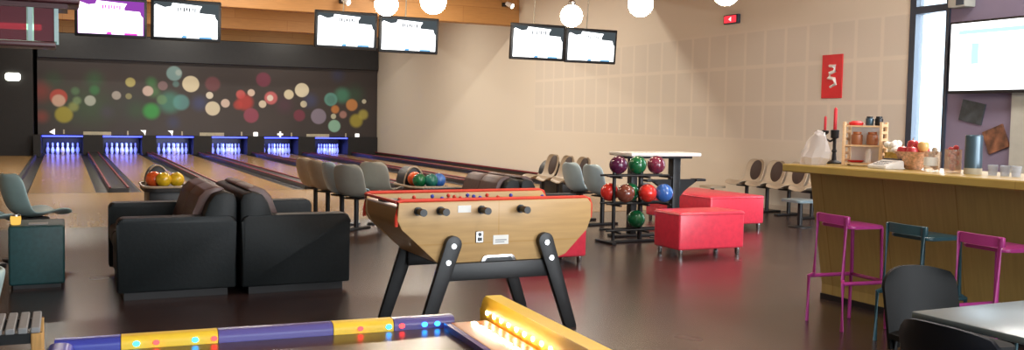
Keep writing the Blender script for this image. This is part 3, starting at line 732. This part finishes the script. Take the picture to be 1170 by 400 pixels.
for y in (-hd-.002, hd-.033):
    bm = new(); yy = y+.0175
    pts = [(-hx-.012,yy,.72),(-hx-.012,yy,.78),(-hx-.002,yy,.872),(-hx+.03,yy,.882),(hx-.04,yy,.882),(hx,yy,.868),(hx+.014,yy,.83),(hx+.012,yy,.74)]
    tube(bm, pts, .0115, 8); obj('red_edging', bm, 'red_trim', t, 'red edging')
bm = new(); tube(bm, [(-hx-.006,-hd+.02,.872),(-hx-.006,hd-.02,.872)], .011, 8); obj('red_edging', bm, 'red_trim', t, 'red edging')
# rods with black grips and figures
for k, x in enumerate((-.56,-.41,-.26,-.125,.02,.155,.32,.5)):
    bm = new(); tube(bm, [(x,-hd-.06 if k in (0,1,3,5) else -hd+.04,.815),(x,hd+.16,.815)], .008, 8); r_ = obj('rod', bm, 'chrome', t)
    if k in (0,1,3,6) or True:
        near = k in (0, 1, 3, 5)
        bm = new()
        if near: tube(bm, [(x,-hd-.002,.815),(x,-hd-.012,.815)], .028, 16); tube(bm, [(x,-hd-.02,.815),(x,-hd-.11,.815)], [.02,.024], 12)
        else: tube(bm, [(x,hd+.06,.815),(x,hd+.16,.815)], [.02,.024], 12)
        obj('grip', bm, 'black', r_)
    n = (1,2,3,5,5,3,2,1)[k]
    bm = new()
    for q in range(n):
        y = (q-(n-1)/2)*(.56/ max(n,2))
        box(bm, x-.012, x+.012, y-.018, y+.018, .745, .845, .006); ball(bm, (x,y,.86), .014, 10)
    obj('player_figure', bm, 'red_trim' if k in (0,1,3,5) else 'blue', r_)
# legs: broad black panels splayed along the table, with two bolts
def leg(s, y0, y1):
    top = (s*.33, .60); foot = (s*.535, .0)
    d = Vector((foot[0]-top[0], 0, foot[1]-top[1])).normalized(); n = Vector((-d.z,0,d.x))
    w0, w1 = .055, .045
    poly = []
    for k in range(9):
        a = PI*k/8; v = Vector((top[0],0,top[1]))+n*w0*math.cos(a)-d*w0*math.sin(a); poly.append((v.x, v.z))
    v = Vector((foot[0],0,foot[1]))-n*w1; poly.append((v.x, 0.0 if s > 0 else .0)); v = Vector((foot[0],0,foot[1]))+n*w1; poly.append((v.x, 0.0))
    bm = new(); prism(bm, poly, 'Y', y0, y1, .004); lg = obj('leg', bm, 'black', t)
    out = y0 if y0 < 0 else y1; sg = -1 if y0 < 0 else 1
    for k in (0, 1):
        p = Vector((top[0],0,top[1]))+d*(.01+.11*k)
        bm = new(); tube(bm, [(p.x,out,p.z),(p.x,out+sg*.008,p.z)], .018, 12); obj('bolt', bm, 'chrome', lg)
for s in (-1, 1):
    leg(s, -hd-.045, -hd-.001); leg(s, hd+.001, hd+.045)
bm = new(); box(bm, -.38, .38, -hd-.02, -hd+.03, .36, .474, .005); box(bm, -.38, .38, hd-.03, hd+.02, .36, .474, .005); box(bm, -.3, .3, -hd+.03, hd-.03, .42, .474); obj('cross_beam', bm, 'black', t)
bm = new(); prism(bm, [(-.13,.476),(-.11,.51),(-.09,.52),(.09,.52),(.11,.51),(.13,.476)], 'Y', -hd-.012, -hd-.001, .004); tr = obj('ball_tray', bm, 'chrome', t)
bm = new(); prism(bm, [(-.1,.478),(-.085,.503),(.085,.503),(.1,.478)], 'Y', -hd-.016, -hd-.0125); obj('tray_mouth', bm, 'black', tr, smooth=0)
for (x0, x1, z0, z1) in ((-.29,-.2,.80,.845),(-.04,.07,.585,.645)):
    bm = new(); box(bm, x0, x1, -hd-.004, -hd-.0005, z0, z1); obj('sticker', bm, 'paper', t, 'white sticker', smooth=0)
bm = new(); box(bm, -.025, .055, -hd-.006, -hd-.0042, .61, .618); box(bm, -.025, .04, -hd-.006, -hd-.0042, .597, .604); obj('sticker_print', bm, 'slats', t, smooth=0)
bm = new(); box(bm, -.165, -.11, -hd-.008, -hd-.0005, .6, .675, .004, 1); lk = obj('lock_plate', bm, 'steel', t)
bm = new(); tube(bm, [(-.137,-hd-.008,.655),(-.137,-hd-.012,.655)], .012, 10); box(bm, -.152, -.122, -hd-.011, -hd-.008, .612, .635); obj('coin_slot', bm, 'black', lk)

# ------------------------------------------------------------------ air hockey table in the foreground
t = thing('air_hockey_table', 'foreground game table with yellow and blue rails and glowing lights', 'game table', (0, 0, 0))
t.location = (.6, 2.165, 0); t.rotation_euler = (0,0,R(-3.5))
X0, X1, Yf, Yn, ZR, ZP = -.66, .62, .55, -.55, .80, .768
bm = new(); box(bm, X0+.06, X1-.06, Yn+.06, Yf-.06, .36, ZP-.006, .02); obj('cabinet', bm, 'blue', t)
for sx in (-1, 1):
    for sy in (-1, 1):
        bm = new(); cx = -.02+sx*.5; cy = sy*.38; box(bm, cx-.06, cx+.06, cy-.06, cy+.06, 0, .36, .012); obj('leg', bm, 'black', t)
bm = new(); box(bm, X0+.05, X1-.1, Yn+.05, Yf-.05, ZP-.005, ZP); obj('playing_field', bm, 'playfield', t, smooth=0)
segs = [(X0,-.5,'blue'),(-.498,-.25,'yellow'),(-.248,.07,'violet'),(.072,.25,'yellow'),(.252,.44,'violet')]
for (a, b, m) in segs:
    bm = new(); prism(bm, rrect(Yf-.045,Yf+.02,ZP-.1,ZR,.02,5,(1,1,0,0)), 'X', a, b); obj('far_rail', bm, m, t, m+' stretch of the far rail')
    bm = new(); prism(bm, rrect(Yn-.02,Yn+.06,ZP-.1,ZR,.025,5,(1,1,0,0)), 'X', a, b); obj('near_rail', bm, m, t)
bm = new(); prism(bm, rrect(X0-.02,X0+.05,ZP-.1,ZR,.025,5,(1,1,0,0)), 'Y', Yn+.062, Yf-.062); obj('end_rail', bm, 'blue', t)
bm = new(); box(bm, .42, .54, Yn+.06, Yf-.062, ZP-.05, ZP+.018, .006); obj('end_ledge', bm, 'orange', t, 'orange ledge with white lights')
bm = new(); box(bm, .40, .418, Yn+.06, Yf-.062, ZP, ZP+.018); obj('inner_edge', bm, 'violet', t, smooth=0)
# raised yellow end guard, rounded at its far corner
bm = new(); prism(bm, rrect(Yn-.02, Yf+.03, ZP-.14, ZR+.052, .05, 6, (1,1,0,0)), 'X', .548, .60, .012); obj('end_guard', bm, 'yellow', t, 'yellow raised end guard')
bm = new(); box(bm, .602, .66, Yn-.02, Yf+.02, ZP-.14, ZP+.02, .02); obj('end_cap', bm, 'yellow', t)
for k in range(9):
    bm = new(); ball(bm, (.485, Yf-.1-.055*k, ZP+.019), .007, 10, (1.3,2.8,.4)); obj('light', bm, 'led_white', t, 'white light')
    bm = new(); ball(bm, (.546, Yf-.04-.06*k, ZP+.034), .007, 10, (.4,1.2,1)); obj('light', bm, 'led_white', t, 'white light')
for k, (x, m) in enumerate([(-.645,'led_blue'),(-.46,'led_blue'),(-.41,'led_red'),(-.31,'led_blue'),(-.26,'led_red'),(.15,'led_red'),(.235,'led_blue'),(.275,'led_red'),(.345,'led_blue'),(.385,'led_blue')]):
    bm = new(); ball(bm, (x, Yf-.046, ZP+.013), .009, 10, (1,.5,.8)); obj('light', bm, m, t, 'blue light' if m == 'led_blue' else 'red light')

# ------------------------------------------------------------------ slatted table and teal chair at the left edge
t = thing('slatted_table', 'low table with grey slatted top and light wood legs at the left edge', 'table', (-.42, 4.55, 0))
for k in range(14):
    bm = new(); box(bm, -.33+.0475*k, -.33+.0475*k+.036, -.18, .18, .475, .5, .004, 1); obj('slat', bm, 'slats', t)
bm = new(); box(bm, -.33, .33, -.165, -.145, .43, .474); box(bm, -.33, .33, .145, .165, .43, .474); obj('rail', bm, 'black', t, smooth=0)
for sx in (-1, 1):
    for sy in (-1, 1):
        bm = new(); box(bm, sx*.31-.022, sx*.31+.022, sy*.155-.022, sy*.155+.022, 0, .474, .004, 1); obj('leg', bm, 'oak', t)
dup(s0, (-.30, 3.92, 0), R(180), 'pale teal moulded seat cut by the left edge in front of the slatted table')

# ------------------------------------------------------------------ hanging lantern, upper left
t = thing('hanging_lantern', 'long hanging lantern with dark red wood and stained glass, upper left corner', 'lamp', (-.62, 6.72, 1.8))
bm = new(); box(bm, -.6, .72, -.2, .2, .27, .36, .02); box(bm, -.55, .65, -.16, .16, .24, .27); obj('top', bm, 'mahogany', t)
bm = new(); box(bm, -.55, .58, -.15, .15, 0, .035, .01); obj('bottom', bm, 'mahogany', t)
M['stain1'] = glass('green stained glass', (130,210,150), .7, .2); M['stain2'] = glass('rose stained glass', (150,60,74), .7, .2); M['stain3'] = glass('pale stained glass', (206,240,220), .5, .15)
for (a, b, m) in ((-.55,-.1,'stain2'),(-.1,.22,'stain1'),(.22,.42,'stain2'),(.42,.46,'stain3'),(.46,.58,'stain2')):
    for y in (-.147, .141):
        bm = new(); box(bm, a, b, y, y+.006, .036, .239); obj('glass_panel', bm, m, t, smooth=0)
for x in (.44, .585):
    for y in (-.1475, .1475):
        bm = new(); box(bm, x-.012, x+.012, y-.0075, y+.0075, .036, .239); obj('glazing_bar', bm, 'shell', t)
bm = new(); box(bm, .579, .585, -.135, .135, .036, .239); obj('glass_panel', bm, 'stain3', t, smooth=0)
bm = new(); tube(bm, [(-.4,0,.13),(.5,0,.13)], .02, 10); obj('tube', bm, emitter('lantern tube', (225,255,230), 5), t)
for x in (-.5,.45):
    bm = new(); tube(bm, [(x,0,.36),(x,0,CZ-1.8)], .006, 6); obj('cable', bm, 'black', t)

# ------------------------------------------------------------------ the bar
t = thing('bar_counter', 'olive brown bar counter with a pale wooden worktop', 'bar counter', (5.3, 3.8, 0))
yb0, yb1 = -2.3, 1.98
bm = new(); prism(bm, [(.07,1.03),(.24,.12),(.24,.0),(.28,.0),(.28,1.03)], 'Y', yb0, yb1); obj('front_panel', bm, 'bar_front', t, smooth=0)
bm = new(); prism(bm, [(.281,0),(.281,1.03),(.62,1.03),(.62,0)], 'Y', yb0, yb1); obj('body', bm, 'bar_end', t, smooth=0)
bm = new(); box(bm, -.17, .68, yb0-.03, yb1+.05, 1.03, 1.09, .008, 1); obj('worktop', bm, 'bar_top', t)
bm = new(); box(bm, .225, .239, yb0, yb1, 0.0, .045); obj('kick_plate', bm, 'black', t, smooth=0)

ZB = 1.0902
# clear bag
t = thing('plastic_bag', 'crumpled clear plastic bag standing at the end of the bar', 'bag', (5.32, 5.69, ZB)); t.scale = (.85,.85,.95)
bm = new(); rings = []
random.seed(3)
for i, (h, r) in enumerate(((0,.13),(.05,.15),(.11,.14),(.17,.115),(.22,.08),(.26,.05))):
    rings.append([bm.verts.new((r*(1+.25*random.uniform(-1,1))*math.cos(2*PI*k/14)*.7, r*(1+.25*random.uniform(-1,1))*math.sin(2*PI*k/14)-h*.25, h+(.02*random.uniform(-1,1) if i else 0))) for k in range(14)])
for i in range(5):
    for k in range(14): bm.faces.new((rings[i][k], rings[i][(k+1)%14], rings[i+1][(k+1)%14], rings[i+1][k]))
bm.faces.new(rings[0][::-1]); obj('film', bm, 'film', t, smooth=20)
bm = new(); tube(bm, [(0,-.065,.25),(0,-.075,.275)], [.05,.03], 12); obj('gathered_top', bm, 'film', t)
# candelabra
t = thing('candelabra', 'black candelabra with two tall red candles on the bar', 'candelabra', (5.62, 5.78, ZB))
bm = new(); lathe(bm, [(.07,0),(.07,.012),(.02,.03),(.014,.09),(.022,.1),(.014,.12),(.014,.2),(.032,.21),(.034,.27),(.02,.275)], seg=14); obj('stem', bm, 'black', t)
bm = new(); tube(bm, [(0,0,.2),(0,.05,.18),(0,.1,.2),(0,.11,.24)], .009, 8); lathe(bm, [(.012,.23),(.03,.245),(.032,.265),(.014,.27)], 0, .11, seg=12); obj('arm', bm, 'black', t)
for (y, z0, z1, r) in ((.0,.275,.44,.014),(.11,.27,.37,.011)):
    bm = new(); lathe(bm, [(r,z0),(r,z1),(.003,z1+.015)], 0, y, seg=10); obj('candle', bm, 'candle', t, 'red candle')
# display stand with jars
t = thing('display_stand', 'pale wooden three-shelf display stand on the bar', 'stand', (5.62, 5.46, ZB), R(28))
def on_stand(dx, dy): return (5.62+dx*math.cos(R(28))-dy*math.sin(R(28)), 5.46+dx*math.sin(R(28))+dy*math.cos(R(28)))
for y in (-.15, .128):
    bm = new()
    for x in (-.07, .07): box(bm, x-.012, x+.012, y, y+.022, 0, .34, .003, 1)
    for k in range(6): box(bm, -.058, .058, y+.004, y+.018, .03+.055*k, .05+.055*k)
    obj('side_ladder', bm, 'shelfwood', t)
for z in (.012, .15, .30):
    bm = new(); box(bm, -.08, .08, -.127, .127, z, z+.012); obj('shelf', bm, 'shelfwood', t, smooth=0)
bm = new(); box(bm, .0825, .088, -.127, .127, .02, .33); obj('back_panel', bm, 'white', t, smooth=0)
def jar(name, x, y, z, r, h, m, lid, lab, cat='jar'):
    q = thing(name, lab, cat, (x, y, z))
    bm = new(); lathe(bm, [(r*.9,0),(r,.008),(r,h*.75),(r*.7,h*.85)], seg=14); obj('body', bm, m, q)
    bm = new(); lathe(bm, [(r*.78,h*.85),(r*.78,h),(r*.6,h)], seg=14); obj('lid', bm, lid, q)
jar('jar', *on_stand(-.02,.055), ZB+.163, .042, .1, 'brownjar', 'bar_end', 'brown jar on the middle shelf of the stand, left one')
jar('jar', *on_stand(-.02,-.06), ZB+.163, .042, .1, 'brownjar', 'bar_end', 'brown jar on the middle shelf of the stand, right one')
jar('jar', *on_stand(0,-.03), ZB+.313, .03, .07, 'canister', 'black', 'small dark jar on top of the stand, left one')
jar('jar', *on_stand(0,-.1), ZB+.313, .03, .07, 'black', 'black', 'small black jar on top of the stand at its right corner')
jar('bottle', *on_stand(-.01,-.03), ZB+.025, .022, .11, 'white', 'white', 'small white bottle on the bottom shelf of the stand', 'bottle')
bm = new(); lathe(bm, [(.04,0),(.06,.012),(.062,.016)], *on_stand(-.01,.06), ZB+.0242, 18); tag(obj('dish', bm, 'red_sign'), 'small red dish on the bottom shelf of the stand', 'dish')
bm = new(); lathe(bm, [(.05,0),(.055,.02),(.03,.035)], *on_stand(0,.07), ZB+.3125, 14); tag(obj('packet', bm, 'red_sign'), 'flat red sweet packet on top of the stand', 'packet')
# flower basket
t = thing('flower_basket', 'straw basket of white flowers right of the display stand', 'basket', (5.64, 5.2, ZB))
bm = new(); lathe(bm, [(.04,0),(.05,.01),(.06,.11),(.064,.115)], seg=18); obj('basket', bm, 'basket_y', t)
bm = new(); random.seed(5)
for k in range(16):
    a = random.uniform(0, 2*PI); r = random.uniform(0,.055); ball(bm, (r*math.cos(a), r*math.sin(a), .125+random.uniform(0,.06)), .026, 8)
obj('flowers', bm, 'flower', t)
# card terminal
t = thing('card_terminal', 'white payment terminal with a dark display on the bar', 'terminal', (5.42, 5.06, ZB), R(-8))
bm = new(); prism(bm, [(-.08,0),(.08,0),(.08,.06),(.05,.065),(-.08,.025)], 'Y', -.1, .1, .006); obj('body', bm, 'white', t)
bm = new(); box(bm, .052, .078, -.09, .09, .0655, .075, .002, 1); obj('display', bm, 'anthracite', t)
bm = new()
for a in range(3):
    for b in range(5): box(bm, -.06+.03*a, -.042+.03*a, -.06+.026*b, -.042+.026*b, .028+.0085*a, .036+.0095*a)
obj('keys', bm, 'slats', t, smooth=0)
# fruit bowl
t = thing('fruit_bowl', 'wicker bowl heaped with red fruit on the bar', 'bowl', (5.58, 4.95, ZB))
bm = new(); lathe(bm, [(.05,0),(.06,.008),(.1,.055),(.13,.125),(.135,.13),(.124,.126),(.094,.06),(.055,.02)], seg=24, capt=True); obj('bowl', bm, 'wicker', t)
random.seed(11)
k = 0
for (dx, dy, dz, m) in [(-.062,-.035,.128,'apple'),(.055,-.04,.128,'apple'),(-.06,.05,.128,'apple'),(.05,.055,.128,'apple'),(-.005,.01,.175,'apple'),(-.01,-.088,.168,'apple_y')]:
    q = thing('apple', ['red apple at the front right of the wicker bowl','red apple at the back right of the wicker bowl','red apple at the front left of the wicker bowl','red apple at the back left of the wicker bowl','red apple on top in the middle of the wicker bowl','yellow apple at the right edge of the wicker bowl'][k], 'apple', (5.58+dx, 4.95+dy, ZB+dz)); k += 1
    bm = new(); lathe(bm, [(.008,-.03),(.022,-.036),(.036,-.018),(.04,.005),(.034,.028),(.02,.036),(.006,.028)], seg=14); obj('flesh', bm, m, q)
    bm = new(); tube(bm, [(0,0,.028),(.004,.004,.052)], .003, 6); obj('stem', bm, 'bar_end', q)
# glass jars, tin, tumblers
def glass_jar(x, y, r, h, fill, lab, seed, n=9):
    t = thing('glass_jar', lab, 'jar', (x, y, ZB))
    bm = new(); lathe(bm, [(r*.92,0),(r,.01),(r,h),(r*.93,h),(r*.93,.014),(r*.1,.014)], seg=20, capt=True); obj('glass', bm, 'jarglass', t)
    bm = new(); random.seed(seed)
    for k in range(n):
        a = random.uniform(0,2*PI); rr = random.uniform(0, r*.5); ball(bm, (rr*math.cos(a), rr*math.sin(a), .03+(h-.02)*k/(n-1)), r*.36, 8)
    obj('sweets', bm, fill, t)
    return t
j = glass_jar(5.5, 4.72, .055, .14, 'shell_b', 'squat glass jar with a white label right of the fruit bowl', 2)
bm = new(); prism(bm, [(.0565*math.cos(R(a)), .0565*math.sin(R(a))) for a in range(140,261,10)]+[(.0555*math.cos(R(a)), .0555*math.sin(R(a))) for a in range(260,139,-10)], 'Z', .04, .1); obj('jar_label', bm, 'paper', j)
j = glass_jar(5.5, 4.55, .055, .16, 'apple', 'taller glass jar filled with red sweets left of the tin', 4, 12)
t = thing('tin_canister', 'tall blue grey tin with a pale base on the bar', 'canister', (5.5, 4.39, ZB))
bm = new(); lathe(bm, [(.055,.04),(.055,.255),(.05,.262),(.046,.255),(.046,.2)], seg=24, capt=True); obj('body', bm, 'canister', t)
bm = new(); lathe(bm, [(.056,0),(.057,.004),(.057,.04),(.055,.04)], seg=24); obj('base', bm, 'plate', t)
for k, y in enumerate((4.24, 4.15, 4.07)):
    bm = new(); lathe(bm, [(.026,0),(.033,.07),(.030,.07),(.024,.006),(.003,.006)], 5.5, y, ZB, 16)
    tag(obj('tumbler', bm, 'tumbler'), ['small clear tumbler right beside the blue grey tin', 'small clear tumbler in the middle of three on the bar', 'small clear tumbler at the right of three on the bar'][k], 'glass', 'tumblers on the bar')

# ------------------------------------------------------------------ bar stools (back rail to -x)
def stool(label, loc, rz, m, group):
    t = thing('bar_stool', label, 'stool', loc, rz, group)
    r = .0135
    for sx, sy in ((0,1),(0,-1),(1,1),(1,-1)):
        xt, yt = (-.15 if sx == 0 else .15), sy*.155
        xo, yo = (-.185 if sx == 0 else .18), sy*.185
        ztop = .775 if sx == 0 else .70
        bm = new(); tube(bm, [(xt,yt*.96,ztop),(xt-(0.015 if sx == 0 else -.01),yt,.345),(xo,yo,.325),(xo,yo*1.02,0)], r, 10); obj('leg', bm, m, t)
    bm = new()
    n = 12; pts = []
    prismpts = []
    for k in range(n+1):
        v = -1+2*k/n; prismpts.append((-.15-.02*(1-v*v), v*.168))
    poly = prismpts + [(x+.022, y) for x, y in prismpts[::-1]]
    prism(bm, poly, 'Z', .722, .782, .006); obj('back_rail', bm, m, t)
    bm = new(); prism(bm, rrect(-.13,.175,-.165,.165,.05), 'Z', .692, .714, .007); obj('seat', bm, m, t)
    bm = new()
    for s in (-1, 1): tube(bm, [(-.185,s*.185,.325),(.18,s*.185,.325)], r, 10)
    tube(bm, [(.18,-.185,.325),(.18,.185,.325)], r, 10)
    obj('footrest', bm, m, t)
    return t
G_ = 'stools along the bar'
s1 = stool('fuchsia bar stool at the left end of the bar', (4.97, 4.94, 0), R(-6), 'fuchsia', G_)
s2 = stool('petrol blue bar stool between the two fuchsia ones', (4.96, 4.3, 0), R(-4), 'stool_teal', G_)
dup(s1, (4.96, 3.76, 0), R(-6), 'fuchsia bar stool behind the grey table', G_)
dup(s2, (4.97, 3.3, 0), R(-4), 'petrol blue bar stool cut by the right edge', G_)

# ------------------------------------------------------------------ cafe table and chairs, lower right
t = thing('cafe_table', 'blue grey topped table in the lower right corner', 'table', (3.4, 2.03, 0))
bm = new(); box(bm, -.62, .62, -.42, .42, .705, .73, .006); obj('table_top', bm, 'grey_table', t)
bm = new(); box(bm, -.5, .5, -.3, .3, .68, .705); obj('frame', bm, 'black', t)
for sx in (-1,1):
    for sy in (-1,1):
        bm = new(); tube(bm, [(sx*.5,sy*.32,0),(sx*.48,sy*.3,.69)], .018, 10); obj('leg', bm, 'steel', t)
def chair(label, loc, rz, m):
    """faces -y, back at +y"""
    t = thing('cafe_chair', label, 'chair', loc, rz)
    bm = new(); rows = []
    nu, nv = 16, 12
    for side in (0, 1):
        g = []
        for i in range(nu+1):
            u = i/nu; z = .36+.345*u; w = .21*(1-.16*max(0,(u-.8)/.2)**2.2)
            g.append([bm.verts.new((w*(-1+2*k/nv), .2+.07*u-.06*(-1+2*k/nv)**2+(.018 if side else 0), z+.026*max(0,(u-.5)/.5)*(1-abs(-1+2*k/nv)**2.5))) for k in range(nv+1)])
        rows.append(g)
    A, B = rows
    for g in rows:
        for i in range(nu):
            for k in range(nv): bm.faces.new((g[i][k], g[i][k+1], g[i+1][k+1], g[i+1][k]))
    for i in range(nu):
        for k in (0, nv): bm.faces.new((A[i][k], A[i+1][k], B[i+1][k], B[i][k]))
    for k in range(nv):
        for i in (0, nu): bm.faces.new((A[i][k], A[i][k+1], B[i][k+1], B[i][k]))
    obj('backrest', bm, m, t, smooth=50)
    bm = new(); prism(bm, rrect(-.21,.21,-.2,.21,.06), 'Z', .41, .435, .008); obj('seat', bm, m, t)
    for sx in (-1,1):
        for sy in (-1,1):
            bm = new(); tube(bm, [(sx*.2,sy*.19,0),(sx*.17,sy*.15,.41)], .012, 8); obj('leg', bm, 'black', t)
    return t
chair('black plastic chair on the far side of the grey table', (3.66, 3.0, 0), R(-8), 'black_plastic')
chair('dark navy plastic chair tucked under the left end of the grey table', (2.96, 2.26, 0), R(90), 'navy_plastic')

# ------------------------------------------------------------------ light
w = bpy.data.worlds.new('sky'); scn.world = w; w.use_nodes = True
bg = w.node_tree.nodes['Background']; bg.inputs[0].default_value = (.78,.93,1,1); bg.inputs[1].default_value = 2.2
def area(name, loc, rot, sx, sy, e, col):
    l = bpy.data.lights.new(name, 'AREA'); l.shape = 'RECTANGLE'; l.size = sx; l.size_y = sy; l.energy = e; l.color = col
    o = bpy.data.objects.new(name, l); C.objects.link(o); o.location = loc; o.rotation_euler = rot
    return o
for i, (a, b) in enumerate(GB):
    area('daylight', ((a+b)/2, BY-.3, 1.95), (R(90),0,0), b-a, 3.2, (12,320,580)[i], (.9,.95,1))
area('daylight_side', (WX+.35, (W0+W1)/2, 1.9), (0,R(90),0), 3.2, .55, 60, (.85,.95,1))
# added fill lights at ceiling height, unseen, to brighten the lanes and mural
for (x, y, e) in ((0,16.9,30),(3.5,16.9,70),(7.3,16.9,80),(0,20,75),(3.5,20,100),(7.3,20,120),(0,25,130),(3.5,25,130),(7.3,25,130),(0,31.5,60),(3.7,31.5,70),(7.4,31.5,70)):
    area('fill_light', (x, y, CZ-.03), (0,0,0), 1.2, .3, e, (1,.93,.8))
for (x, y, e) in ((8.2,6.5,110),(8.2,3.5,90),(3.2,5.4,50),(3.4,2.0,40)):  # more added fill, for the bar front and foreground
    area('fill_light', (x, y, CZ-.03), (0,0,0), 1.2, .3, e, (1,.96,.9))

vs = scn.view_settings
vs.view_transform = 'Standard'; vs.look = 'None'; vs.gamma = 1; vs.use_curve_mapping = False; vs.exposure = .55
scn.display_settings.display_device = 'sRGB'
